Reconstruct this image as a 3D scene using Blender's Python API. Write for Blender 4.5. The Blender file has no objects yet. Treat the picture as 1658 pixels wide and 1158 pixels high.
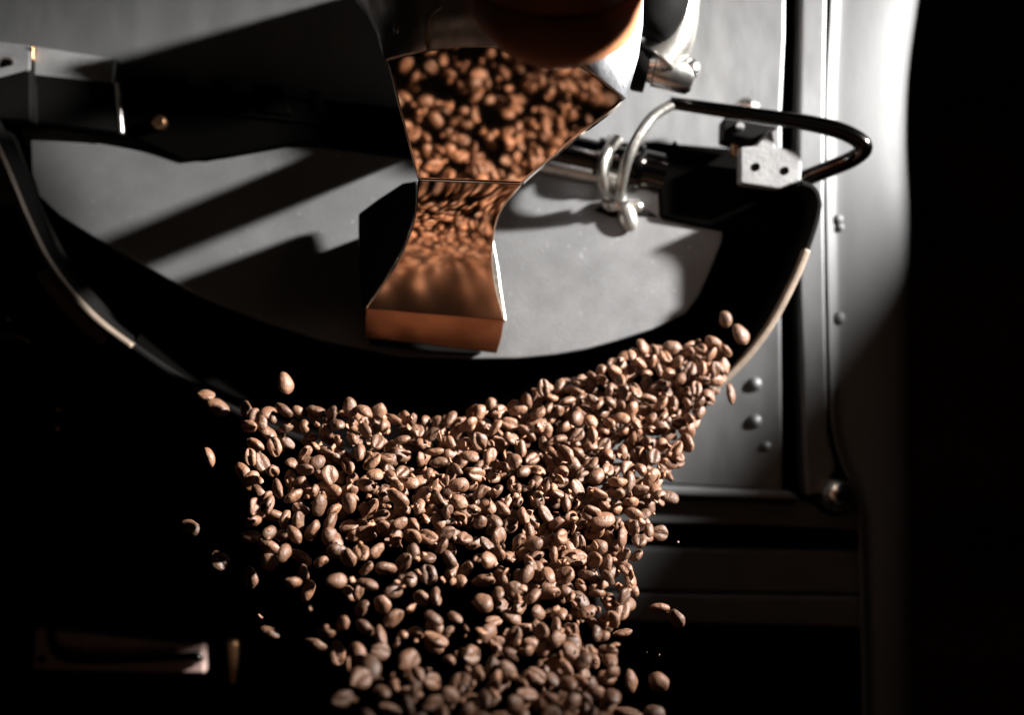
import bpy, bmesh, math, random
from mathutils import Vector, Matrix, noise
import numpy as np
random.seed(7); RNG = np.random.default_rng(11)
scene = bpy.context.scene
COL = scene.collection

# ------------------------------------------------------------------ camera, light, exposure
D = 0.8333                      # camera distance to the machine's front plane (m)
S = 0.6 / 1658                  # metres per photograph pixel on that plane
cam_d = bpy.data.cameras.new('camera'); cam = bpy.data.objects.new('camera', cam_d); COL.objects.link(cam)
cam.location = (0, -D, 0); cam.rotation_euler = (math.radians(90), 0, 0)
cam_d.lens = 50; cam_d.sensor_width = 36; cam_d.clip_start = 0.01; cam_d.clip_end = 50
cam_d.dof.use_dof = True; cam_d.dof.focus_distance = D - 0.150; cam_d.dof.aperture_fstop = 3.9
scene.camera = cam

world = bpy.data.worlds.new('World'); scene.world = world; world.use_nodes = True
bg = world.node_tree.nodes['Background']; bg.inputs[0].default_value = (0.9, 0.8, 0.7, 1); bg.inputs[1].default_value = 0.0010

def aim(o, target):
    o.rotation_euler = (Vector(target) - o.location).to_track_quat('-Z', 'Y').to_euler()
LDIR = Vector((0.85, -0.28, 0.35)).normalized()
sp = bpy.data.lights.new('window_beam', 'SPOT'); so = bpy.data.objects.new('window_beam', sp); COL.objects.link(so)
so.location = Vector((0.05, -0.10, 0.09)) + LDIR * 1.3
sp.energy = 620; sp.color = (1.0, 0.975, 0.945); sp.shadow_soft_size = 0.035
sp.spot_size = math.radians(25); sp.spot_blend = 1.0
aim(so, (0.110, -0.115, 0.085))
# weak warm bounce of the room and of the lit beans below
ar = bpy.data.lights.new('room_bounce', 'AREA'); ao = bpy.data.objects.new('room_bounce', ar); COL.objects.link(ao)
ar.shape = 'RECTANGLE'; ar.size = 0.5; ar.size_y = 0.3; ar.energy = 0.02; ar.color = (1.0, 0.72, 0.5)
ao.location = (-0.9, -0.7, 0.9); aim(ao, (0, 0, 0))

br = bpy.data.lights.new('floor_bounce', 'AREA'); bo = bpy.data.objects.new('floor_bounce', br); COL.objects.link(bo)
br.shape = 'RECTANGLE'; br.size = 0.7; br.size_y = 0.5; br.energy = 0.14; br.color = (1.0, 0.62, 0.38)
bo.location = (0.1, -1.15, -0.6); aim(bo, (0, -0.15, 0.1))
scene.view_settings.view_transform = 'Standard'; scene.view_settings.look = 'None'
scene.view_settings.exposure = 0; scene.view_settings.gamma = 1
scene.render.engine = 'CYCLES'

# ------------------------------------------------------------------ helpers
def P(px, py, Y=0.0):
    k = S * (Y + D) / D
    return Vector(((px - 829) * k, Y, (579 - py) * k))
def plane(a, b, c):
    """a, b, c = (px, py, Y): returns Y(px, py) of the flat plane through the three points"""
    M = np.array([[1, p[0], p[1]] for p in (a, b, c)], float)
    k = np.linalg.solve(M, np.array([1 / (p[2] + D) for p in (a, b, c)]))
    return lambda px, py: 1 / (k[0] + k[1] * px + k[2] * py) - D
def props(o, label=None, cat=None, group=None, kind=None):
    if label: o['label'] = label
    if cat: o['category'] = cat
    if group: o['group'] = group
    if kind: o['kind'] = kind
    return o
def obj(name, me, mat, parent=None, smooth=True, bevel=0, seg=3):
    o = bpy.data.objects.new(name, me); COL.objects.link(o)
    if mat: me.materials.append(mat)
    if parent: o.parent = parent
    if smooth:
        for p in me.polygons: p.use_smooth = True
    if bevel:
        m = o.modifiers.new('bevel', 'BEVEL'); m.width = bevel; m.segments = seg; m.limit_method = 'ANGLE'; m.angle_limit = math.radians(35)
        m.harden_normals = True
    return o
def mesh(verts, faces, name='m'):
    me = bpy.data.meshes.new(name); me.from_pydata([tuple(v) for v in verts], [], faces); me.update(); return me
def fixn(me):
    bm = bmesh.new(); bm.from_mesh(me); bmesh.ops.recalc_face_normals(bm, faces=bm.faces); bm.to_mesh(me); bm.free(); return me
def spline(pts, n=6, closed=False):
    pts = [Vector(p) for p in pts]; out = []; N = len(pts)
    rng = range(N if closed else N - 1)
    for i in rng:
        g = lambda j: pts[j % N] if closed else pts[max(0, min(N - 1, j))]
        p0, p1, p2, p3 = g(i - 1), g(i), g(i + 1), g(i + 2)
        for t in [k / n for k in range(n)]:
            out.append(0.5 * ((2 * p1) + (p2 - p0) * t + (2 * p0 - 5 * p1 + 4 * p2 - p3) * t * t + (3 * p1 - p0 - 3 * p2 + p3) * t ** 3))
    if not closed: out.append(pts[-1])
    return out
def prism(name, pts, Yf, depth, mat, parent, bevel=0.0012, smooth=True, seg=3):
    """outline pts in photograph pixels lying on depth Yf (number or plane function), thickened backwards"""
    f = Yf if callable(Yf) else (lambda x, y: Yf)
    F = [P(p[0], p[1], f(p[0], p[1])) for p in pts]
    B = [v + Vector((0, depth, 0)) for v in F]
    n = len(F)
    faces = [list(range(n)), list(range(2 * n - 1, n - 1, -1))] + [[i, (i + 1) % n + 0, (i + 1) % n + n, i + n] for i in range(n)]
    return obj(name, fixn(mesh(F + B, faces)), mat, parent, smooth, bevel, seg)
def tube(name, path, rad, mat, parent, seg=20, caps=True):
    path = [Vector(p) for p in path]; n = len(path); r = rad if isinstance(rad, (list, tuple)) else [rad] * n
    V = []; up = None
    for i, p in enumerate(path):
        t = (path[min(i + 1, n - 1)] - path[max(i - 1, 0)]).normalized()
        if up is None: up = t.orthogonal().normalized()
        up = (up - t * up.dot(t)).normalized(); s = t.cross(up)
        for k in range(seg):
            a = 2 * math.pi * k / seg; V.append(p + (up * math.cos(a) + s * math.sin(a)) * r[i])
    Fc = [[i * seg + k, i * seg + (k + 1) % seg, (i + 1) * seg + (k + 1) % seg, (i + 1) * seg + k] for i in range(n - 1) for k in range(seg)]
    if caps: Fc += [list(range(seg)), [(n - 1) * seg + k for k in range(seg)]]
    return obj(name, fixn(mesh(V, Fc)), mat, parent)
def turned(name, a, b, prof, mat, parent, seg=40, bevel=0):
    """turned piece along a-b; prof = [(t 0..1, radius)]"""
    a = Vector(a); b = Vector(b); path = []; rr = []
    for t, r in prof: path.append(a.lerp(b, t)); rr.append(r)
    ax = (b - a).normalized(); up = ax.orthogonal().normalized(); s = ax.cross(up)
    V = [p + (up * math.cos(2 * math.pi * k / seg) + s * math.sin(2 * math.pi * k / seg)) * r for p, r in zip(path, rr) for k in range(seg)]
    n = len(path)
    F = [[i * seg + k, i * seg + (k + 1) % seg, (i + 1) * seg + (k + 1) % seg, (i + 1) * seg + k] for i in range(n - 1) for k in range(seg)]
    F += [list(range(seg)), [(n - 1) * seg + k for k in range(seg)]]
    o = obj(name, fixn(mesh(V, F)), mat, parent)
    m = o.modifiers.new('edge', 'EDGE_SPLIT'); m.split_angle = math.radians(40)
    return o

# ------------------------------------------------------------------ materials
def mat(name, base, rough=0.5, metal=0.0, spec=0.5, bump=0.0, bscale=400, stretch=(1, 1, 1), vary=0.0, vscale=60, rvary=0.0, coat=0.0, sss=0.0, speck=0.0):
    m = bpy.data.materials.new(name); m.use_nodes = True; nt = m.node_tree; N = nt.nodes; L = nt.links
    b = N['Principled BSDF']; b.inputs['Roughness'].default_value = rough; b.inputs['Metallic'].default_value = metal
    b.inputs['Specular IOR Level'].default_value = spec; b.inputs['Coat Weight'].default_value = coat
    b.inputs['Base Color'].default_value = (*base, 1)
    if sss:
        b.inputs['Subsurface Weight'].default_value = sss; b.inputs['Subsurface Scale'].default_value = 0.004
        b.inputs['Subsurface Radius'].default_value = (1, .35, .2)
    tc = N.new('ShaderNodeTexCoord'); mp = N.new('ShaderNodeMapping'); mp.inputs['Scale'].default_value = stretch
    L.new(tc.outputs['Object'], mp.inputs[0])
    def ns(scale, det=5, r=.6):
        n = N.new('ShaderNodeTexNoise'); n.inputs['Scale'].default_value = scale; n.inputs['Detail'].default_value = det; n.inputs['Roughness'].default_value = r
        L.new(mp.outputs[0], n.inputs['Vector']); return n
    if vary:
        n = ns(vscale); mr = N.new('ShaderNodeMapRange'); mr.inputs['From Min'].default_value = .3; mr.inputs['From Max'].default_value = .7
        mr.inputs['To Min'].default_value = 1 - vary; mr.inputs['To Max'].default_value = 1 + vary
        L.new(n.outputs[0], mr.inputs['Value'])
        mx = N.new('ShaderNodeVectorMath'); mx.operation = 'SCALE'; mx.inputs[0].default_value = base
        L.new(mr.outputs[0], mx.inputs['Scale']); col = mx.outputs[0]
        if speck:
            n2 = ns(420, 2, .5); r2 = N.new('ShaderNodeMapRange'); r2.inputs['From Min'].default_value = .70; r2.inputs['From Max'].default_value = .78
            r2.inputs['To Min'].default_value = 1; r2.inputs['To Max'].default_value = 1 + speck
            L.new(n2.outputs[0], r2.inputs['Value']); m2 = N.new('ShaderNodeVectorMath'); m2.operation = 'SCALE'
            L.new(col, m2.inputs[0]); L.new(r2.outputs[0], m2.inputs['Scale']); col = m2.outputs[0]
        L.new(col, b.inputs['Base Color'])
    if rvary:
        n = ns(vscale * 1.7); mr = N.new('ShaderNodeMapRange'); mr.inputs['From Min'].default_value = .3; mr.inputs['From Max'].default_value = .7
        mr.inputs['To Min'].default_value = max(0, rough - rvary); mr.inputs['To Max'].default_value = min(1, rough + rvary)
        L.new(n.outputs[0], mr.inputs['Value']); L.new(mr.outputs[0], b.inputs['Roughness'])
    if bump:
        n = ns(bscale, 4); bp = N.new('ShaderNodeBump'); bp.inputs['Strength'].default_value = bump; bp.inputs['Distance'].default_value = 0.0006
        L.new(n.outputs[0], bp.inputs['Height']); L.new(bp.outputs[0], b.inputs['Normal'])
    return m
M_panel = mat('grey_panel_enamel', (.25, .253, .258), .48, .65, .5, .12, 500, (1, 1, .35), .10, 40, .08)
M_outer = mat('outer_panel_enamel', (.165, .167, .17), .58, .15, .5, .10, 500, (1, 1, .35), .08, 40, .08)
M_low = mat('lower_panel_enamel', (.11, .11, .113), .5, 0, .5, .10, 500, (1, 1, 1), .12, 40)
M_plate = mat('cast_plate_grey', (.225, .226, .23), .46, .7, .5, .30, 900, (1, 1, 1), .08, 30, .05, 0, 0, 1.3)
M_black = mat('black_iron_and_shade', (.0035, .0032, .003), .75, 0, .08, .2, 500, (1, 1, 1), .2, 50)  # black iron parts; also carries shade of chute wall and hinge fronts
M_void = mat('shade_black', (.0015, .0014, .0013), .95, 0, .0)  # near-black standing in for shade in gaps, chute and housing fronts
M_blackgloss = mat('black_chrome', (.05, .045, .042), .16, 1, .5, .03, 300)
M_steel = mat('brushed_steel', (.62, .60, .57), .36, 1, .5, .25, 260, (1, 1, 4), .15, 60, .12)
M_rim = mat('bare_steel_rim', (.25, .195, .15), .5, .55, .5, .3, 400, (1, 1, 1), .2, 50, .1)
M_chrome = mat('chrome', (.82, .80, .77), .26, 1, .5, .03, 200, (1, 1, 1), .05, 40, .05)
M_latch = mat('reddish_tinted_steel', (.55, .38, .34), .4, .5, .5, .2, 300, (1, 1, 1), .2, 50)
M_alu = mat('machined_aluminium', (.20, .20, .20), .55, .2, .5, .6, 500, (1, 1, 1), .22, 90)
M_mirror = mat('polished_steel_warm_reflection', (.95, .70, .52), .035, 1, .5, .0)  # warm tone of the mirrored beans put into the base colour
M_neck = mat('polished_neck_dulling_downwards', (.93, .64, .45), .05, 1, .5, .0)  # base colour carries the warm reflected tone here too
_n = M_neck.node_tree; _t = _n.nodes.new('ShaderNodeTexCoord'); _s = _n.nodes.new('ShaderNodeSeparateXYZ'); _m = _n.nodes.new('ShaderNodeMapRange')
_n.links.new(_t.outputs['Object'], _s.inputs[0]); _n.links.new(_s.outputs['Z'], _m.inputs['Value'])
_m.inputs['From Min'].default_value = .028; _m.inputs['From Max'].default_value = .066; _m.inputs['To Min'].default_value = .24; _m.inputs['To Max'].default_value = .04
_n.links.new(_m.outputs[0], _n.nodes['Principled BSDF'].inputs['Roughness'])
M_band = mat('worn_steel_band', (.60, .62, .65), .42, .85, .5, .8, 130, (1, 1, .5), .30, 75, .15)
M_zinc = mat('bright_zinc', (.50, .48, .44), .30, .92, .5, .3, 350, (1, 1, 1), .2, 80)
M_base = mat('brown_reflection_foot', (.52, .25, .14), .33, 1, .5, .15, 200, (1, 1, 1), .15, 60)  # brown reflection of the beans put into the foot's colour
M_brass = mat('brass', (.55, .30, .16), .3, 1, .5)
M_skin = mat('skin', (.55, .22, .10), .65, 0, .4, .35, 260, (1, 1, 1), .12, 40, 0, 0, .25)
M_cloth = mat('black_sleeve', (.012, .012, .014), .9, 0, .2, .5, 300)
M_wall = mat('dark_room_wall', (.25, .14, .09), .9, 0, .2, .2, 20, (1, 1, 3), .5, 2.2)

def bean_mat(name, base):
    m = mat(name, base, .52, 0, .55, 1.0, 520, (1, 1, 1), .18, 160, .08)
    nt = m.node_tree; b = nt.nodes['Principled BSDF']; src = b.inputs['Base Color'].links[0].from_socket
    at = nt.nodes.new('ShaderNodeAttribute'); at.attribute_name = 'tone'
    oi = nt.nodes.new('ShaderNodeObjectInfo')
    mr = nt.nodes.new('ShaderNodeMapRange'); mr.inputs['To Min'].default_value = .60; mr.inputs['To Max'].default_value = 1.32
    nt.links.new(oi.outputs['Random'], mr.inputs['Value'])
    s1 = nt.nodes.new('ShaderNodeVectorMath'); s1.operation = 'SCALE'; nt.links.new(src, s1.inputs[0]); nt.links.new(at.outputs['Fac'], s1.inputs['Scale'])
    s2 = nt.nodes.new('ShaderNodeVectorMath'); s2.operation = 'SCALE'; nt.links.new(s1.outputs[0], s2.inputs[0]); nt.links.new(mr.outputs[0], s2.inputs['Scale'])
    nt.links.new(s2.outputs[0], b.inputs['Base Color']); return m
M_bean = bean_mat('roasted_bean', (.145, .068, .036))

# ------------------------------------------------------------------ the room
def quad(name, c, u, v, m, **kw):
    c, u, v = Vector(c), Vector(u), Vector(v)
    o = obj(name, mesh([c - u - v, c + u - v, c + u + v, c - u + v], [[0, 1, 2, 3]]), m, None, False)
    return props(o, **kw)
quad('wall', (0, 1.3, 0), (3, 0, 0), (0, 0, 2), M_wall, kind='structure')

# ------------------------------------------------------------------ the roaster
R = bpy.data.objects.new('coffee_roaster', None); COL.objects.link(R); R.location = (0, 0, 0)
props(R, 'dark grey drum coffee roaster front with open discharge chute pouring out roasted beans', 'coffee roaster')

# grey front panel with slot, ledge and lower panels
prism('front_panel', [(-300, -300), (1276, -300), (1272, 60), (1266, 180), (1267, 330), (1265, 480), (1267, 700), (1268, 797), (1000, 779), (940, 600), (600, 330), (-300, 330)], 0.0, .02, M_panel, R, .002)
prism('slot_lining', [(1230, -300), (1340, -300), (1340, 860), (1230, 860)], .03, .01, M_void, R, 0)  # shade inside the slot, put in as a near-black sheet
prism('flange', [(1302, -300), (1345, -300), (1338, 100), (1336, 330), (1338, 480), (1342, 700), (1356, 760), (1330, 800), (1306, 806), (1301, 760), (1298, 600), (1293, 480), (1291, 250), (1295, 60)], -.0042, .025, M_panel, R, .0025)
prism('ledge', [(960, 781), (1285, 797), (1300, 812), (960, 800)], -.006, .024, M_panel, R, .0025)
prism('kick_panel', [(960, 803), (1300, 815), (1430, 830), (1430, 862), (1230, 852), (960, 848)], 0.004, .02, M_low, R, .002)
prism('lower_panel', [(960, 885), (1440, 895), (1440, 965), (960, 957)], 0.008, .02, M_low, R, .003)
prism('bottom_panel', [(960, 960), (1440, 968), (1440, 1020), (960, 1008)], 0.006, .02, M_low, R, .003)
# outer panel: raised left bead, then a face that rolls back to the right edge
def outer_panel():
    rows = []
    ys = [-260, -100, 0, 60, 120, 200, 260, 330, 430, 560, 700, 760, 800, 900, 1000, 1250]
    for y in ys:
        xr = np.interp(y, [-260, 0, 60, 110, 200, 260, 330, 560, 1250], [1530, 1487, 1478, 1470, 1467, 1468, 1474, 1476, 1480])
        xl = np.interp(y, [-260, 0, 150, 300, 600, 700, 740, 770, 800, 1250], [1352, 1345, 1336, 1336, 1341, 1344, 1352, 1370, 1390, 1400])
        cs = [(xl - 2, 0.012), (xl - 2, -.0038), (xl + 1, -.0046), (xl + 4, -.0044), (xl + 9, -.0028), (xl + 14, -.0010), (xl + 18, -.0004)]
        w = xr - (xl + 20)
        for t, yy in [(.2, -.0008), (.45, -.0003), (.7, .0012), (.86, .004), (.93, .0065), (.975, .010), (1.0, .018), (1.0, .05)]:
            cs.append((xl + 20 + w * t, yy))
        rows.append([P(x, y, Y) for x, Y in cs])
    n = len(rows[0]); V = [v for r in rows for v in r]
    F = [[i * n + j, i * n + j + 1, (i + 1) * n + j + 1, (i + 1) * n + j] for i in range(len(rows) - 1) for j in range(n - 1)]
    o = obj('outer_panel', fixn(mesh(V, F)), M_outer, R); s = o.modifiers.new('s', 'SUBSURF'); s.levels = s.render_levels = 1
outer_panel()
prism('drum_shell', [(1000, -500), (1470, -500), (1462, 300), (1470, 1400), (-500, 1400), (-500, -500)], .16, .3, M_void, R, 0)  # near-black sheet standing for the dark behind the lower front
def rivet(px, py, r, Y=0.0, m=M_panel, name='rivet'):
    a = P(px, py, Y); b = P(px, py, Y - r * .75)
    return turned(name, a, Vector((a.x, b.y, a.z)), [(0, r), (.3, r * .97), (.6, r * .8), (.85, r * .5), (1, r * .12)], m, R, 20)
for x, y, r in ((1222, 622, .0042), (1222, 682, .0042), (1240, 723, .0030)): rivet(x, y, r)
for x, y, r in ((1358, 515, .0038), (1357, 355, .003), (1360, 368, .0025)): rivet(x, y, r, -.001, M_outer)
# chrome dome bolt at the bottom corner
c = P(1352, 801, 0.0)
turned('bolt_washer', (c.x, .004, c.z), (c.x, -.003, c.z), [(0, .0125), (.7, .0125), (1, .0115)], M_black, R)
bl = turned('dome_bolt', (c.x, -.003, c.z), (c.x, -.016, c.z), [(0, .0100), (.35, .0100), (.6, .0090), (.8, .0070), (.93, .0044), (1, .0015)], M_chrome, R)
turned('socket', (c.x, -.0155, c.z), (c.x, -.0168, c.z), [(0, .0036), (1, .0030)], M_black, bl, 6)

# ---- discharge chute: rim curve in photograph pixels (front lip lies at Y = RY)
RY = -.058
rim_pts = [(-140, -160), (-75, 60), (-30, 190), (5, 272), (38, 352), (78, 430), (140, 505), (212, 562), (330, 640), (450, 700), (600, 742), (780, 752), (950, 728), (1080, 682), (1168, 622), (1238, 545), (1288, 455), (1313, 392), (1327, 345), (1328, 322), (1318, 303), (1298, 294)]
rc = spline([Vector((x, y, 0)) for x, y in rim_pts], 5)
def offset_px(path, d):
    out = []
    for i, p in enumerate(path):
        t = (path[min(i + 1, len(path) - 1)] - path[max(i - 1, 0)]).normalized()
        out.append(p + Vector((t.y, -t.x, 0)) * d)      # d > 0 : towards the inside (up)
    return out
def band(name, a_px, Ya, b_px, Yb, m, parent):
    A = [P(p.x, p.y, Ya) for p in a_px]; B = [P(p.x, p.y, Yb) for p in b_px]; n = len(A)
    return obj(name, mesh(A + B, [[i, i + 1, n + i + 1, n + i] for i in range(n - 1)]), m, parent)
def solid_band(name, pts, inner, outer, Yf, Yb, m, parent, bev=.001):
    I = offset_px(pts, inner); O = offset_px(pts, -outer)
    def w(p, Y): return P(p.x, p.y, Yf) + Vector((0, Y - Yf, 0))
    n = len(pts); V = [w(p, Yf) for p in I] + [w(p, Yf) for p in O] + [w(p, Yb) for p in O] + [w(p, Yb) for p in I]
    F = [[k * n + i, k * n + i + 1, ((k + 1) % 4) * n + i + 1, ((k + 1) % 4) * n + i] for k in range(4) for i in range(n - 1)]
    F += [[0, n, 2 * n, 3 * n], [n - 1, 2 * n - 1, 3 * n - 1, 4 * n - 1]]
    return obj(name, fixn(mesh(V, F)), m, parent, True, bev, 2)
chute = solid_band('chute_wall', rc, 6, 3, RY + .001, .03, M_black, R)
iR = [i for i, p in enumerate(rc) if p.x > 1085 and p.y > 392]
iL = [i for i, p in enumerate(rc) if p.x < 340 and p.y > 0]
solid_band('chute_rim', [rc[i] for i in iR], 7, 5, RY - .002, RY + .007, M_rim, R, .0014)
solid_band('chute_rim', [rc[i] for i in iL if rc[i].x < 214], 5, 4, RY - .003, RY + .006, M_rim, R, .0012)
iF = [i for i in iL if rc[i].y > 415 and rc[i].x < 190]
solid_band('rim_flange', [rc[i] for i in iF], -5, 27, RY + .004, RY + .010, M_rim, R, .001)
# back wall of the chute, shade coloured in as near-black, behind the shutter plate
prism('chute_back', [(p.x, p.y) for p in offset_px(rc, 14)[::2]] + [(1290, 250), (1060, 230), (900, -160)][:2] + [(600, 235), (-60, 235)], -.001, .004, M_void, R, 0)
# chute floor: falls towards the lip under the beans
fl = [Vector((p.x, p.y, 0)) for p in rc if 200 < p.x < 1200 and p.y > 500]
band('chute_floor', offset_px(fl, 1), RY + .002, offset_px(fl, 60), .0, M_void, R)  # near-black colour carries the shade inside the chute

# shutter plate (tilted forward at the bottom)
pl = plane((800, 200, -.015), (1000, 200, -.015), (800, 580, -.033))
plate_out = [(48, 226), (160, 232), (330, 262), (480, 235), (640, 215), (900, 215), (1070, 260), (1150, 300), (1172, 345), (1170, 390), (1150, 440), (1132, 480), (1110, 508), (1055, 534), (1000, 552), (950, 566), (900, 575), (840, 581), (765, 582), (650, 578), (520, 552), (420, 520), (335, 486), (270, 452), (205, 414), (150, 384), (96, 350), (62, 318), (50, 280)]
prism('shutter_plate', plate_out, pl, .006, M_plate, R, .0012)
# upper body casting across the top of the chute, its shade coloured black, with small brass screw and ribs
prism('upper_casting', [(196, 120), (420, 150), (640, 172), (700, 172), (700, 262), (480, 232), (380, 252), (300, 262), (196, 215)], -.020, .020, M_void, R, .002)
prism('casting_lip', [(200, 166), (430, 186), (655, 210), (655, 216), (430, 192), (200, 172)], -.0215, .004, M_void, R, .001)
for x0, x1, y in ((232, 300, 128), (342, 372, 134), (405, 455, 142), (498, 516, 152)):
    prism('casting_rib', [(x0, y - 8), (x1, y - 4), (x1 + 18, y + 44), (x0 + 22, y + 40)], -.0215, .004, M_void, R, .001)
c = P(260, 199, -.0205)
turned('brass_screw', c, c + Vector((0, -.005, 0)), [(0, .0042), (.7, .0042), (1, .003)], M_brass, R, 18)

# left hinge block
def box3(name, A, B, C_, Dp, Yf, depth, m, parent, bevel=.0012):
    return prism(name, [A, B, C_, Dp], Yf, depth, m, parent, bevel)
def chamfer_block(name, top, bot, low, Yt, Yf, m_top, m_front, parent):
    """top/bot/low: left-right pixel pairs; an inclined top facet from Yt (back) to Yf, then a vertical front"""
    T = [P(x, y, Yt) for x, y in top]; B = [P(x, y, Yf) for x, y in bot]; Lw = [P(x, y, Yf) for x, y in low]
    back = [Vector((v.x, .0, v.z)) for v in T] + [Vector((v.x, .0, v.z)) for v in Lw]
    V = T + B + Lw + back
    F = [[0, 1, 3, 2], [2, 3, 5, 4], [0, 1, 7, 6], [4, 5, 9, 8], [0, 2, 4, 8, 6], [1, 3, 5, 9, 7], [6, 7, 9, 8]]
    me = fixn(mesh(V, F)); o = obj(name, me, m_front, parent, True, .0016, 3)
    me.materials.append(m_top)
    for p in me.polygons:
        if len(p.vertices) == 4 and set(p.vertices) == {0, 1, 2, 3}: p.material_index = 1
    return o
M_lit_top = mat('lit_facet_grey', (.24, .24, .24), .5, .2, .5, .4, 500, (1, 1, 1), .2, 60, .1)  # lighter grey painted on the facets that catch the light
chamfer_block('hinge_block', [(53, 74), (188, 94)], [(53, 120), (184, 134)], [(53, 198), (196, 216)], -.012, -.022, M_lit_top, M_black, R)  # grey top and black front put light and shade into the materials
chamfer_block('hinge_end', [(-60, 60), (50, 73)], [(-60, 142), (50, 112)], [(-60, 190), (50, 196)], -.016, -.034, M_lit_top, M_black, R)
prism('brass_shim', [(49, 73), (54, 74), (54, 122), (48, 112)], -.020, .01, M_brass, R, .0005)
prism('block_end_edge', [(185, 132), (193, 135), (200, 216), (192, 216)], -.0225, .02, M_steel, R, .0012)  # end face catching light, put in as a bright steel strip
c = P(14, 106, -.026); turned('bolt_hole', c + Vector((0, .004, 0)), c + Vector((0, -.004, -.0004)), [(0, .0048), (1, .0048)], M_steel, R, 24)
turned('bolt_hole', c + Vector((0, -.0035, -.0004)), c + Vector((0, -.0043, -.0004)), [(0, .0036), (1, .0036)], M_void, R, 24)

# right bearing housing: block with its shade coloured black, under an aluminium keeper plate with two holes
bh = prism('bearing_housing', [(1066, 268), (1094, 224), (1112, 262), (1206, 274), (1302, 292), (1322, 305), (1327, 345), (1300, 392), (1162, 372), (1068, 352)], -.026, .026, M_void, R, .002)
kp = prism('keeper_plate', [(1198, 238), (1222, 236), (1250, 206), (1256, 236), (1296, 246), (1299, 262), (1297, 292), (1262, 306), (1198, 297)], -.042, .012, M_alu, R, .0015)
for x, y in ((1224, 270), (1271, 276)):
    c = P(x, y, -.0420); turned('screw_hole', c + Vector((0, .003, 0)), c + Vector((0, -.0004, 0)), [(0, .0023), (1, .0023)], M_void, kp, 18)
prism('black_bracket', [(1172, 190), (1262, 205), (1236, 222), (1222, 236), (1206, 238), (1171, 226)], -.032, .02, M_black, R, .001)
c = P(1198, 205, -.0325); turned('bracket_pin', c + Vector((0, .002, 0)), c + Vector((0, -.002, 0)), [(0, .0026), (1, .0022)], M_alu, R, 18)
prism('bracket_tab', [(1186, 228), (1197, 230), (1197, 250), (1186, 252)], -.03, .01, M_brass, R, .0006)
# hex bolt above the bar
a = P(1208, 186, -.025); b = P(1208, 158, -.025)
turned('hex_bolt', a, b, [(0, .0075), (.55, .0075), (.75, .0065), (1, .003)], M_chrome, R, 6)
# bent bar: chrome wire bail in front, black bar looping round to the right
bail = spline([P(1002, 322, -.032), P(1006, 296, -.042), P(1016, 258, -.048), P(1034, 220, -.048), P(1058, 188, -.045), P(1090, 168, -.042)], 8)
tube('bail_wire', bail, .0031, M_zinc, R)
bail2 = spline([P(994, 316, -.032), P(980, 304, -.040), P(974, 280, -.046), P(981, 250, -.045), P(1000, 225, -.036)], 8)
tube('bail_wire', bail2, .0032, M_zinc, R)
bar = spline([P(1085, 166, -.042), P(1140, 174, -.042), P(1230, 187, -.044), P(1310, 199, -.046), P(1362, 212, -.048), P(1392, 228, -.048), P(1398, 242, -.046), P(1378, 258, -.04), P(1340, 274, -.035), P(1300, 290, -.03)], 8)
tube('loop_bar', bar, [.0034 + .0014 * min(1, i / 30) for i in range(len(bar))], M_blackgloss, R)
# horizontal shaft with collars
a = P(880, 238, -.019); b = P(1075, 282, -.019)
turned('shaft', a, b, [(0, .0105), (.42, .0105), (.43, .0128), (.52, .0128), (.53, .0100), (.66, .0100), (.67, .0150), (.74, .0155), (.80, .0140), (.82, .0115), (1, .0115)], M_blackgloss, R)
a = P(972, 262, -.019); b = P(988, 266, -.019)
turned('shaft_collar', a, b, [(0, .0150), (.2, .0165), (.8, .0165), (1, .0150)], M_chrome, R)
a = P(866, 262, -.022); b = P(1000, 290, -.022)
turned('guide_rod', a, b, [(0, .0048), (1, .0048)], M_steel, R)
# wing nut
wn = turned('wing_nut', P(1000, 316, -.026), P(1004, 340, -.026), [(0, .0050), (.5, .0066), (1, .0045)], M_chrome, R)
def ellipsoid(name, c, rx, ry, rz, m, parent, rot=0):
    bm = bmesh.new(); bmesh.ops.create_uvsphere(bm, u_segments=20, v_segments=12, radius=1)
    bmesh.ops.transform(bm, matrix=Matrix.Translation(c) @ Matrix.Rotation(rot, 4, 'Y') @ Matrix.Diagonal((rx, ry, rz, 1)), verts=bm.verts)
    me = bpy.data.meshes.new(name); bm.to_mesh(me); bm.free(); return obj(name, me, m, parent)
ellipsoid('wing', P(1016, 350, -.026), .0052, .0035, .0092, M_zinc, wn, math.radians(-16))
ellipsoid('wing', P(988, 330, -.025), .0054, .003, .0042, M_zinc, wn, math.radians(30))
ellipsoid('wing', P(1032, 334, -.024), .0034, .003, .0034, M_zinc, wn)
prism('nut_seat', [(962, 340), (985, 326), (1040, 333), (1068, 352), (1030, 350), (990, 352)], -.023, .01, M_black, R, .001)
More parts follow.
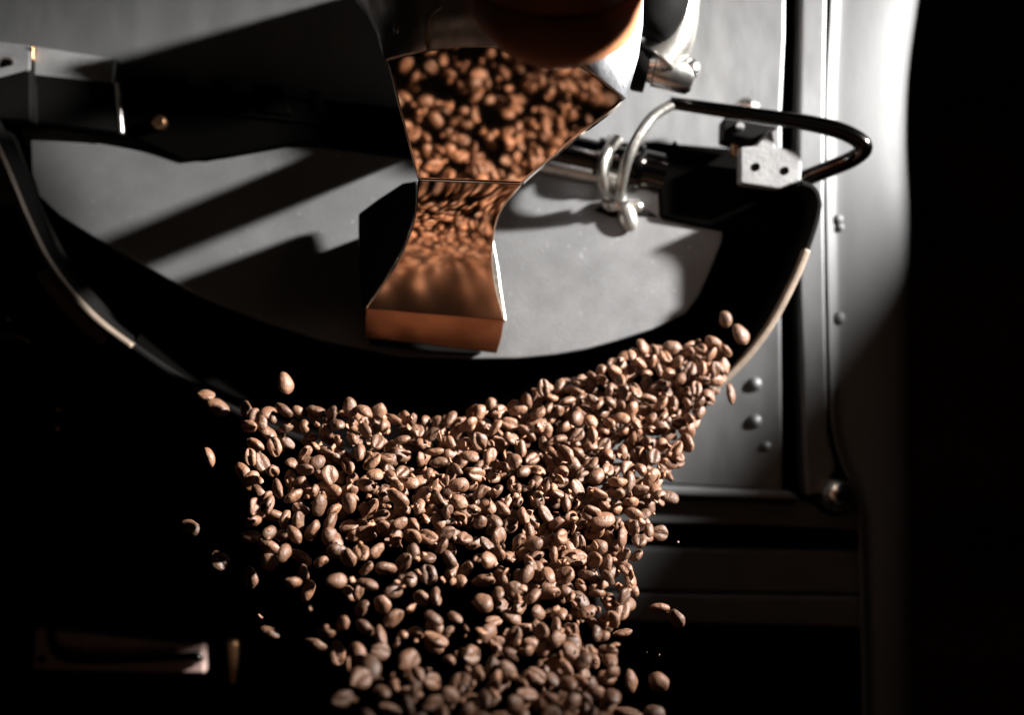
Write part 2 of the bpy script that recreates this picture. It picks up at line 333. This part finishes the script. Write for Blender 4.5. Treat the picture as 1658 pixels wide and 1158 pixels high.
# clamp socket and lever stub above, beside the cup
a = P(1030, 104, -.055); b = P(1122, 124, -.055)
turned('clamp_socket', a, b, [(0, .0105), (.1, .0105), (.12, .0085), (.3, .0085), (.32, .0102), (.93, .0102), (1, .0085)], M_chrome, R)
turned('clamp_collar', P(1026, 106, -.055), P(1048, 110, -.055), [(0, .0125), (.2, .0135), (1, .0135)], M_black, R)
lv = spline([P(1062, 100, -.056), P(1085, 68, -.056), P(1098, 30, -.056), P(1103, -20, -.056), P(1100, -90, -.055)], 5)
tube('lever_stub', lv, [.0140 - .0035 * min(1, i / 12) for i in range(len(lv))], M_zinc, R)
ellipsoid('socket_nut', P(1118, 112, -.060), .0052, .0052, .0062, M_chrome, R, .3)
kn = spline([P(1040, 50, -.072), P(1056, 20, -.072), P(1068, -20, -.072), P(1074, -120, -.072)], 4)
tube('lever_grip', kn, [.011, .0135, .015, .016, .0165, .017, .017, .017, .017, .017, .017, .017, .017], M_black, R)

# ---- the polished discharge handle: rings given by left, right and front points
def ring(l, r, f, e, n=56):
    l, r, f = P(*l), P(*r), P(*f); c_ = (l + r) / 2; a = (r - l) / 2; b = f - c_; out = []
    for k in range(n):
        t = 2 * math.pi * k / n; ct, st = math.cos(t), math.sin(t)
        u = math.copysign(abs(ct) ** (2 / e), ct); v = math.copysign(abs(st) ** (2 / e), st)
        if v < 0: v *= .3
        out.append(c_ + a * u + b * v)
    return out
def loft(name, rings, m, parent, sub=1, cap0=True, cap1=True):
    n = len(rings[0]); V = [v for r in rings for v in r]
    F = [[i * n + k, i * n + (k + 1) % n, (i + 1) * n + (k + 1) % n, (i + 1) * n + k] for i in range(len(rings) - 1) for k in range(n)]
    if cap0: F.append(list(range(n)))
    if cap1: F.append([(len(rings) - 1) * n + k for k in range(n)])
    o = obj(name, fixn(mesh(V, F)), m, parent)
    s = o.modifiers.new('edge', 'EDGE_SPLIT'); s.split_angle = math.radians(50)
    return o
def interp_rings(keys, n=5):
    """keys: list of (l, r, f, e); smooth interpolation of every key"""
    def flat(k): return np.array([*k[0], *k[1], *k[2], k[3]], float)
    K = [flat(k) for k in keys]; out = []
    for i in range(len(K) - 1):
        p0, p1, p2, p3 = K[max(0, i - 1)], K[i], K[i + 1], K[min(len(K) - 1, i + 2)]
        for t in [j / n for j in range(n)]:
            out.append(.5 * (2 * p1 + (p2 - p0) * t + (2 * p0 - 5 * p1 + 4 * p2 - p3) * t * t + (3 * p1 - p0 - 3 * p2 + p3) * t ** 3))
    out.append(K[-1])
    return [ring(tuple(a[0:3]), tuple(a[3:6]), tuple(a[6:9]), a[9]) for a in out]
def sheet(name, rows, th, m, parent, bevel=.0012, nx=10, bulge=.0006, seg=5):
    """rows of (xl, yl, xr, yr, Y): a bent strip, flat across, thickened backwards"""
    F_ = []; n = nx + 1
    for xl, yl, xr, yr, Y in rows:
        for k in range(n):
            t = k / nx; F_.append(P(xl + (xr - xl) * t, yl + (yr - yl) * t, Y - bulge * (1 - (2 * t - 1) ** 2)))
    B_ = [v + Vector((0, th, 0)) for v in F_]; m_ = len(F_); R_ = len(rows); V = F_ + B_
    Fc = [[i * n + k, i * n + k + 1, (i + 1) * n + k + 1, (i + 1) * n + k] for i in range(R_ - 1) for k in range(nx)]
    Fc += [[m_ + a for a in f][::-1] for f in Fc]
    loop = [k for k in range(n)] + [i * n + nx for i in range(1, R_)] + [(R_ - 1) * n + k for k in range(nx - 1, -1, -1)] + [i * n for i in range(R_ - 2, 0, -1)]
    Fc += [[loop[i], loop[(i + 1) % len(loop)], loop[(i + 1) % len(loop)] + m_, loop[i] + m_] for i in range(len(loop))]
    return obj(name, fixn(mesh(V, Fc)), m, parent, True, bevel, seg)
def smooth_rows(keys, n=6):
    K = [np.array(k, float) for k in keys]; out = []
    for i in range(len(K) - 1):
        p0, p1, p2, p3 = K[max(0, i - 1)], K[i], K[i + 1], K[min(len(K) - 1, i + 2)]
        for t in [j / n for j in range(n)]:
            out.append(.5 * (2 * p1 + (p2 - p0) * t + (2 * p0 - 5 * p1 + 4 * p2 - p3) * t * t + (3 * p1 - p0 - 3 * p2 + p3) * t ** 3))
    out.append(K[-1]); return out
fp = plane((700, 90, -.190), (900, 102, -.189), (760, 290, -.140))
arch = spline([Vector((x, y, 0)) for x, y in ((626, 96), (655, 88), (700, 79), (750, 73), (830, 75), (890, 86), (945, 108), (985, 138), (1010, 159))], 4)
right_e = spline([Vector((x, y, 0)) for x, y in ((1010, 159), (985, 182), (940, 216), (895, 254), (865, 278), (846, 296))], 4)
left_e = spline([Vector((x, y, 0)) for x, y in ((676, 290), (668, 260), (656, 215), (643, 165), (634, 125), (626, 96))], 4)
outl = [(p.x, p.y) for p in arch + right_e[1:] + left_e[:-1]]
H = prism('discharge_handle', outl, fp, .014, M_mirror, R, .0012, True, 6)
neck = [(676, 291, 845, 297, -.1395), (671, 350, 808, 348, -.1275), (650, 412, 797, 412, -.1117), (621, 460, 802, 465, -.0962), (593, 500, 817, 519, -.0805)]
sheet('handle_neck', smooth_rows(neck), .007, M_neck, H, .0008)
sheet('handle_foot', smooth_rows([(593, 498, 816, 517, -.0794), (591, 525, 812, 545, -.0745), (590, 546, 804, 572, -.0690)], 3), .010, M_base, H, .0005)
def cup():
    n = len(arch); rows = []
    A0, A1 = arch[0], arch[-1]
    keys = [((626, 96), (1010, 159), 0), ((612, 50), (1030, 90), .6), ((598, 22), (1037, 40), .85), ((580, 0), (1038, 0), 1), ((560, -60), (1038, -60), 1), ((500, -190), (1012, -190), 1)]
    for (lx, ly), (rx, ry), q in keys:
        row = []
        for i, p in enumerate(arch):
            t = i / (n - 1); ch_ = A0.lerp(A1, t); dx, dy = p.x - ch_.x, p.y - ch_.y
            x = lx + (rx - lx) * t + dx; y = ly + (ry - ly) * t + dy
            Y = fp(p.x, p.y) - .0012 - .004 * q + q * .034 * max(0, (t - .76) / .24) ** 1.3 + q * .030 * max(0, (.22 - t) / .22) ** 1.3
            row.append(P(x, y, Y))
        r0, r1 = row[0], row[-1]
        row = [r0 + Vector((.012, .030, 0)), r0 + Vector((.003, .012, 0))] + row + [r1 + Vector((-.003, .012, 0)), r1 + Vector((-.012, .030, 0))]
        rows.append(row)
    m_ = len(rows[0]); V = [v for r_ in rows for v in r_]
    F = [[i * m_ + k, i * m_ + k + 1, (i + 1) * m_ + k + 1, (i + 1) * m_ + k] for i in range(len(rows) - 1) for k in range(m_ - 1)]
    o = obj('handle_cup', fixn(mesh(V, F)), M_band, H)
    sm = o.modifiers.new('thick', 'SOLIDIFY'); sm.thickness = .0025; sm.offset = 0
cup()
tube('cup_highlight', spline([P(695, 82, -.1955), P(691, 60, -.197), P(692, 36, -.1985), P(700, 20, -.1985), P(716, 10, -.1985)], 5), .0008, M_steel, H)  # thin tube put in as a highlight line on the cup
tube('cup_highlight', [P(644, 62, -.187), P(642, 36, -.190)], .0016, M_steel, H)  # short rod put in as a vertical highlight
prism('handle_cheek', [(580, 346), (612, 322), (652, 296), (677, 292), (676, 340), (655, 402), (622, 460), (594, 502), (586, 500), (580, 430)], -.074, .03, M_blackgloss, H, .002)
prism('cheek_shade_block', [(600, 368), (668, 345), (700, 500), (790, 540), (776, 576), (700, 572), (598, 556), (588, 498), (590, 400)], -.050, .026, M_black, H, .002)  # block added behind cheek and foot, shaped to shade the plate
prism('handle_edge_strip', [(795, 372), (800, 392), (807, 430), (812, 468), (820, 518), (817, 524), (806, 500), (797, 460), (792, 415)], -.078, .012, M_steel, H, .001)
gr = turned('handle_grip', P(850, -60, -.20), P(850, -900, -.20), [(0, .016), (.05, .018), (.9, .018), (1, .014)], M_blackgloss, H)

turned('handle_arm', P(700, 205, -.125), P(700, 205, -.004), [(0, .0115), (1, .0115)], M_black, H)
prism('handle_shade_block', [(650, -110), (900, -110), (900, -10), (650, -14)], -.085, .085, M_black, H, .004)  # block added out of view, sized for its shadow at upper left
prism('added_shade_box', [(4000, -1130), (5200, -1130), (5200, 1500), (2380, 1500), (2380, 890)], -.25, .25, M_black, R, .004)  # unseen box added to shade the lower right panels
# ---- things at the dark lower left: gauge housing and latch bar
gc = P(48, 625, .03)
turned('gauge_housing', (gc.x, .06, gc.z), (gc.x, -.01, gc.z), [(0, .034), (.8, .034), (.9, .033), (1, .029)], M_blackgloss, R, 56)
for x, y in ((13, 516), (94, 663), (93, 694)): rivet(x, y, .0022, -.012, M_brass, 'gauge_screw')
tube('gauge_bail', spline([P(-8, 548, -.01), P(20, 542, -.014), P(52, 555, -.01)], 6), .0018, M_rim, R)
lt = prism('latch_plate', [(55, 1016), (330, 1046), (332, 1092), (180, 1090), (52, 1086)], .05, .01, M_latch, R, .002)
tube('latch_rib', spline([P(82, 1016, .048), P(88, 1052, .044), P(118, 1068, .042), P(220, 1068, .042), P(326, 1062, .044)], 6), .0026, M_blackgloss, lt)
c = P(68, 1068, .049); turned('latch_screw', c, c + Vector((0, -.003, 0)), [(0, .0022), (1, .0018)], M_black, lt, 14)
c = P(320, 1066, .048); turned('latch_screw', c, c + Vector((0, -.004, 0)), [(0, .004), (1, .003)], M_chrome, lt, 14)
prism('latch_spring', [(366, 1040), (384, 1040), (382, 1110), (370, 1110)], .10, .01, M_brass, R, .002)

# ------------------------------------------------------------------ hand (skin-grown, fist round the grip)
def skinned(name, chains, mat_, parent=None, sub=2):
    V, E, Rr, idx = [], [], [], {}
    for ch in chains:
        prev = None
        for key, p, r in ch:
            if key not in idx: idx[key] = len(V); V.append(Vector(p)); Rr.append(r)
            if prev is not None: E.append((prev, idx[key]))
            prev = idx[key]
    me = bpy.data.meshes.new(name); me.from_pydata([tuple(v) for v in V], E, []); o = bpy.data.objects.new(name, me); COL.objects.link(o)
    me.materials.append(mat_)
    s = o.modifiers.new('skin', 'SKIN'); s.use_smooth_shade = True
    for v, r in zip(me.skin_vertices[0].data, Rr): v.radius = (r, r)
    me.skin_vertices[0].data[0].use_root = True
    q = o.modifiers.new('sub', 'SUBSURF'); q.levels = q.render_levels = sub
    if parent: o.parent = parent
    return o
ch = []
W = ('wrist', P(1120, -215, -.245), .026)
palm = ('palm', P(985, -160, -.205), .030)
heel = ('heel', P(960, -80, -.215), .024)
ch.append([('arm', P(2000, -560, -.44), .040), ('arm2', P(1520, -320, -.34), .036), W, palm, heel])
# fingers curl from the right, round the front of the grip, to the left; little finger lowest
specs = [('little', 0, .0098, 0), ('ring', 78, .0108, 10), ('middle', 160, .0112, 14), ('index', 245, .0108, 6)]
for nm, up, r, ext in specs:
    y = 66 - up
    ch.append([palm if up > 100 else heel,
               (nm + '1', P(1000, y - 30, -.232), r * 1.15), (nm + '2', P(955, y - 5, -.262), r * 1.12), (nm + '3', P(885, y + 8, -.274), r * 1.10),
               (nm + '4', P(832 - ext, y - 16, -.268), r), (nm + '5', P(798 - ext, y - 46, -.246), r * .92), (nm + '6', P(792 - ext, y - 62, -.226), r * .8)])
ch.append([palm, ('th1', P(900, -290, -.23), .016), ('th2', P(830, -300, -.262), .0125), ('th3', P(775, -270, -.27), .0115), ('th4', P(740, -235, -.262), .009)])
person = skinned('person', ch, M_skin)
props(person, 'bare hand in shade closed round the grip above the polished steel cup', 'person')
slv = tube('sleeve', [P(2150, -640, -.47), P(1700, -385, -.38), P(1270, -255, -.285), P(1170, -228, -.262)], [.060, .054, .046, .042], M_cloth, person)  # out of view; placed and widened to keep light off the fingers

# ------------------------------------------------------------------ beans
def bean_np(seed, nu=22, nv=12):
    r = random.Random(seed); a = .0054 * r.uniform(.84, 1.12); b = .0039 * r.uniform(.88, 1.1); cc = .0032 * r.uniform(.9, 1.1)
    ph = r.uniform(0, 6); V = []
    off = Vector((seed * 3.1, 1.7, 4.4))
    for i in range(nv + 1):
        th = math.pi * i / nv
        for j in range(nu):
            f = 2 * math.pi * j / nu
            x = a * math.cos(th); rr = math.sin(th) ** .92
            y = b * rr * math.cos(f); z = cc * rr * math.sin(f)
            if z < 0:
                z *= .62
                gy = y - .0004 * math.sin(x * 700 + ph)
                z += .0019 * math.exp(-(gy / .00075) ** 2) * max(0, 1 - (x / a) ** 4)
            y *= 1 + .08 * (x / a)
            p = Vector((x, y, z)); nn = noise.noise(p * 300 + off) * .00060 + noise.noise(p * 900 + off) * .00014
            p += p.normalized() * nn
            V.append(p)
    F = []
    for i in range(nv):
        for j in range(nu):
            F.append((i * nu + j, i * nu + (j + 1) % nu, (i + 1) * nu + (j + 1) % nu, (i + 1) * nu + j))
    return np.array([tuple(v) for v in V]), F
variants = [bean_np(s) for s in range(12)]
def add_tone(me, tone):
    at = me.attributes.new('tone', 'FLOAT', 'POINT'); at.data.foreach_set('value', np.asarray(tone, dtype=np.float32))
bean_meshes = []
for i, (v, f) in enumerate(variants):
    me = mesh(v, f, 'bean_mesh'); me.materials.append(M_bean); add_tone(me, np.full(len(v), random.uniform(.9, 1.12)))
    for p in me.polygons: p.use_smooth = True
    bean_meshes.append(me)

top_x = [300, 430, 520, 600, 700, 780, 880, 960, 1020, 1080, 1160, 1200]
top_y = [690, 664, 666, 664, 684, 664, 632, 604, 572, 566, 560, 560]
row_y = [540, 600, 640, 680, 720, 760, 800, 860, 900, 950, 1000, 1050, 1100, 1158, 1230]
row_l = [1010, 940, 400, 400, 405, 400, 400, 405, 425, 455, 505, 535, 545, 545, 550]
row_r = [1185, 1180, 1150, 1128, 1105, 1085, 1068, 1052, 1035, 1025, 1012, 1005, 995, 990, 985]
def surfY(x, y):
    base = np.interp(y, [540, 640, 700, 800, 900, 1000, 1158, 1230], [-.088, -.098, -.112, -.145, -.175, -.210, -.285, -.305])
    lat = (x - 620) / 560 * .030
    return base + lat * np.interp(y, [600, 760, 1158], [1.0, 1.0, 1.6]) - .008
def inside(x, y):
    return y > np.interp(x, top_x, top_y) and np.interp(y, row_y, row_l) < x < np.interp(y, row_y, row_r)
beans = []            # (pos, rot, scale, px, py, tagname)
# beans that stand clear of the stream, where the photograph has them: px, py, Y, long-axis angle, label
lone = [
 (462, 621, -.120, 75, 'pale brown bean flying alone just above the left half of the stream'),
 (333, 640, -.105, 10, 'roasted bean farthest up and left at the dark chute lip'),
 (352, 660, -.105, 30, 'wrinkled small bean just below the leftmost bean at the chute lip'),
 (398, 664, -.110, 80, 'bean hanging slightly left of the crest of the stream'),
 (337, 741, -.140, 70, 'single bean alone in the dark, left of the middle of the stream'),
 (395, 765, -.140, 60, 'upper bean of the small cluster at the left edge of the stream'),
 (424, 750, -.140, 65, 'plump bean at the left edge of the stream beside a bean chip'),
 (308, 855, -.150, 30, 'small half-lit bean, leftmost of all the falling beans'),
 (355, 908, -.180, 50, 'round pale bean alone in the dark lower left of the stream'),
 (404, 936, -.185, 85, 'teardrop bean with a flake on its top, lower left of the stream'),
 (436, 1026, -.190, 25, 'small dim bean alone far below the left edge of the stream'),
 (405, 868, -.160, 5, 'long bean lying flat at the left edge of the stream'),
 (436, 886, -.165, 30, 'upper bean of a touching pair low on the left edge'),
 (436, 908, -.165, 60, 'lower bean of a touching pair low on the left edge'),
 (487, 904, -.165, 30, 'small oval bean alone among gaps low on the left'),
 (494, 930, -.172, 80, 'upper bean of two stacked end to end low on the left'),
 (498, 957, -.172, 110, 'lower bean of two stacked end to end low on the left'),
 (512, 1043, -.21, 20, 'dim chipped bean, first of a curved row at the lower left'),
 (546, 1058, -.22, 85, 'upright oval bean near the lower left end of the stream'),
 (565, 852, -.16, 170, 'pointed bean lying flat with a flake at its tip'),
 (566, 962, -.185, 50, 'bean showing its open dark crease, lower left of the stream'),
 (420, 800, -.150, 60, 'crumpled bean at the left edge of the stream'),
 (440, 836, -.155, 10, 'broad bean with folded lower half at the left edge'),
 (1175, 517, -.062, 75, 'topmost bean, in the shadow inside the chute at right'),
 (1199, 542, -.066, 60, 'big bean with a lit edge beside the steel chute rim'),
 (1155, 553, -.068, 30, 'small oval bean alone inside the chute near its right rim'),
 (1182, 638, -.080, 80, 'bean falling just outside the pale steel chute rim'),
 (1111, 718, -.092, 80, 'bean hanging in front of the grey panel right of the stream'),
 (1082, 750, -.100, 15, 'broad bean sticking out of the right edge of the stream'),
 (1083, 806, -.110, 15, 'lone bean before the pale ledge right of the stream'),
 (1050, 816, -.115, 80, 'dark upright bean below the ledge at the right edge'),
 (1047, 850, -.120, 70, 'shaded bean touching another before the black gap'),
 (1067, 864, -.120, 10, 'lit bean before the black gap between the two panels'),
 (1019, 941, -.150, 75, 'upright bean low on the right edge of the stream'),
 (1068, 987, -.160, 5, 'upper left bean of the last pair right of the stream'),
 (1095, 1003, -.160, 60, 'lower right bean of the last pair right of the stream'),
 (1021, 1104, -.205, 80, 'dim upright bean at the bottom, just right of the stream'),
 (1066, 1104, -.205, 30, 'rightmost bean near the bottom edge of the picture'),
 (1018, 1154, -.22, 10, 'bean cut by the bottom edge, left of a similar one'),
 (1060, 1156, -.22, 10, 'bean cut by the bottom edge, farthest to the right'),
 (567, 660, -.118, 80, 'bean standing upright just above the crest near its left part'),
 (512, 668, -.118, 20, 'bean with visible crease lying on the crest near its left end'),
 (461, 664, -.118, 35, 'large bean on the crest below the lone flying bean'),
 (880, 628, -.098, 80, 'upright bean on the crest where it starts to rise to the right'),
 (1040, 562, -.072, 60, 'round bean highest on the crest below the grey plate edge'),
 (1088, 564, -.070, 10, 'long arched bean on the crest below the shaded plate edge'),
]
def rnd_rot():
    u1, u2, u3 = RNG.random(3)
    q = (math.sqrt(1 - u1) * math.sin(2 * math.pi * u2), math.sqrt(1 - u1) * math.cos(2 * math.pi * u2), math.sqrt(u1) * math.sin(2 * math.pi * u3), math.sqrt(u1) * math.cos(2 * math.pi * u3))
    from mathutils import Quaternion
    return Quaternion(q).to_matrix()
pts_used = []
for x, y, Y, ang, lab in lone:
    rot = Matrix.Rotation(math.radians(ang), 3, 'Y') @ Matrix.Rotation(RNG.uniform(0, 2 * math.pi), 3, 'X')
    beans.append([P(x, y, Y), rot, RNG.uniform(.92, 1.08), x, y, lab]); pts_used.append((x, y, 22))
def layer(n_try, dmin, dY, jit, prob):
    used = list(pts_used) if dY == 0 else []
    grid = {}
    def key(a, b): return (int(a // 24), int(b // 24))
    for u in used: grid.setdefault(key(u[0], u[1]), []).append(u[:2])
    for _ in range(n_try):
        x = RNG.uniform(390, 1200); y = RNG.uniform(540, 1215)
        if not inside(x, y): continue
        if RNG.random() > prob(x, y): continue
        Y = surfY(x, y) + dY + RNG.normal() * jit
        z = (D - .12) / (Y + D); dm = dmin * z * (.88 if x > 860 and y < 700 else 1)
        kx, ky = key(x, y)
        if any((x - a) ** 2 + ((y - b) * 1.05) ** 2 < dm * dm for i in (-1, 0, 1) for j in (-1, 0, 1) for a, b in grid.get((kx + i, ky + j), [])): continue
        grid.setdefault((kx, ky), []).append((x, y))
        beans.append([P(x, y, Y), rnd_rot(), RNG.uniform(.76, 1.04) * (.90 if x > 860 and y < 700 else 1), x, y, None])
def dens(x, y):
    d = 1.0
    if y > 850: d *= np.interp(x, [400, 560, 760, 900], [.03, .08, .26, .8]) ** np.interp(y, [850, 970], [0.2, 1])
    if x < 500: d *= .6
    if x < 640 and y < 860: d *= .6
    if 940 < y < 1000 and 620 < x < 760: d *= .35
    if x > 1100 and y < 600: d *= .35
    if x > 1000 and y > 820: d *= .8
    return d
layer(30000, 20.0, 0, .0045, lambda x, y: .25 * dens(x, y) if y > 850 else dens(x, y))
layer(9000, 19.5, .012, .004, lambda x, y: 1 if x > 860 and y < 860 else dens(x, y) ** 2 * .35)
layer(7000, 20, .024, .005, lambda x, y: 1 if x > 860 and y < 820 else dens(x, y) ** 2 * .15)
# a few nearer, out-of-focus beans low in the stream
for k in range(0):
    y = RNG.uniform(1000, 1180); x = RNG.uniform(560, 930)
    beans.append([P(x, y, RNG.uniform(-.33, -.285)), rnd_rot(), RNG.uniform(.9, 1.05), x, y, None])

front = sorted([i for i in range(len(beans)) if beans[i][5] is None and 0 < beans[i][4] < 1158], key=lambda i: beans[i][0].y)
n_ind = 300 - len(lone); ind = set(front[:0])
# the individuals are the ones that show largest: nearest first
ind = set(front[:n_ind])
def region(x, y, rot):
    c_ = 'on the left of' if x < 640 else ('left of centre in' if x < 760 else ('right of centre in' if x < 880 else 'on the right of'))
    for lim, nm in ((1100, 'at the bottom edge'), (1040, 'near the bottom edge'), (985, 'in its dim lower third'), (930, 'below its middle'), (850, 'at its middle'), (0, 'in its packed upper part')):
        if y > lim: break
    ax = rot @ Vector((1, 0, 0)); cr = rot @ Vector((0, 0, -1))
    if abs(ax.y) > .8: w = 'end-on'
    else:
        a = math.degrees(math.atan2(ax.z, ax.x)) % 180
        w = 'level' if a < 22 or a > 158 else ('upright' if 68 < a < 112 else ('right-leaning' if a < 68 else 'left-leaning'))
    f = 'bean with crease showing' if cr.y < -.45 else ('smooth-backed bean' if cr.y > .45 else 'bean seen edge-on')
    return '%s %s, %s the stream, %s' % (w, f, c_, nm), 'beans %s the falling stream, %s' % (c_, nm)
sv, sf, stone = [], [], []; base_i = 0
for i, (pos, rot, sc, x, y, lab) in enumerate(beans):
    if lab or i in ind:
        o = bpy.data.objects.new('coffee_bean', bean_meshes[i % 12]); COL.objects.link(o)
        M4 = rot.to_4x4() @ Matrix.Scale(sc, 4); M4.translation = pos; o.matrix_world = M4
        if lab: props(o, lab, 'coffee bean', 'roasted beans falling apart from the stream')
        else:
            l, g = region(x, y, rot); props(o, l, 'coffee bean', g)
    else:
        v, f = variants[i % 12]; R3 = np.array(rot) * sc
        sv.append(v @ R3.T + np.array(pos)); sf.append(np.array(f) + base_i); stone.append(np.full(len(v), RNG.uniform(.6, 1.3))); base_i += len(v)
if sv:
    V = np.concatenate(sv); F = np.concatenate(sf)
    me = bpy.data.meshes.new('bean_pile'); me.from_pydata(V.tolist(), [], F.tolist()); me.update(); me.materials.append(M_bean)
    add_tone(me, np.concatenate(stone)); me.polygons.foreach_set('use_smooth', [True] * len(me.polygons))
    o = bpy.data.objects.new('coffee_beans', me); COL.objects.link(o)
    props(o, 'mass of roasted coffee beans filling the stream behind the nearest ones', 'coffee beans', None, 'stuff')
print('beans', len(beans), 'individual', len(ind) + len(lone))
# bean chips and chaff flying with the beans
cv, cf = [], []
def chip(p, s):
    n = 7; b0 = len(cv); rot = rnd_rot()
    ring1 = [Vector((math.cos(2 * math.pi * k / n) * s * RNG.uniform(.6, 1.2), math.sin(2 * math.pi * k / n) * s * RNG.uniform(.4, .8), RNG.uniform(-.2, .3) * s)) for k in range(n)]
    for v in ring1: cv.append(p + rot @ v)
    for v in ring1: cv.append(p + rot @ (v * .8 + Vector((0, 0, s * .25))))
    cf.append([b0 + k for k in range(n)][::-1]); cf.append([b0 + n + k for k in range(n)])
    for k in range(n): cf.append([b0 + k, b0 + (k + 1) % n, b0 + n + (k + 1) % n, b0 + n + k])
for k in range(330):
    for _ in range(20):
        x, y = RNG.uniform(400, 1100), RNG.uniform(660, 1150)
        if inside(x, y) and RNG.random() < dens(x, y) + .15: break
    chip(P(x, y, surfY(x, y) - RNG.uniform(-.006, .012)), RNG.uniform(.0010, .0034))
for x, y, s in ((1098, 878, .0010), (1047, 1057, .0008), (1067, 1061, .0009), (414, 781, .0016), (421, 1000, .002), (313, 866, .0014)):
    chip(P(x, y, -.14), s)
me = fixn(mesh(cv, cf)); add_tone(me, np.full(len(cv), 1.25))
o = obj('chaff', me, M_bean, None); props(o, 'small chips and chaff flakes flying among the falling beans', 'chaff', None, 'stuff')
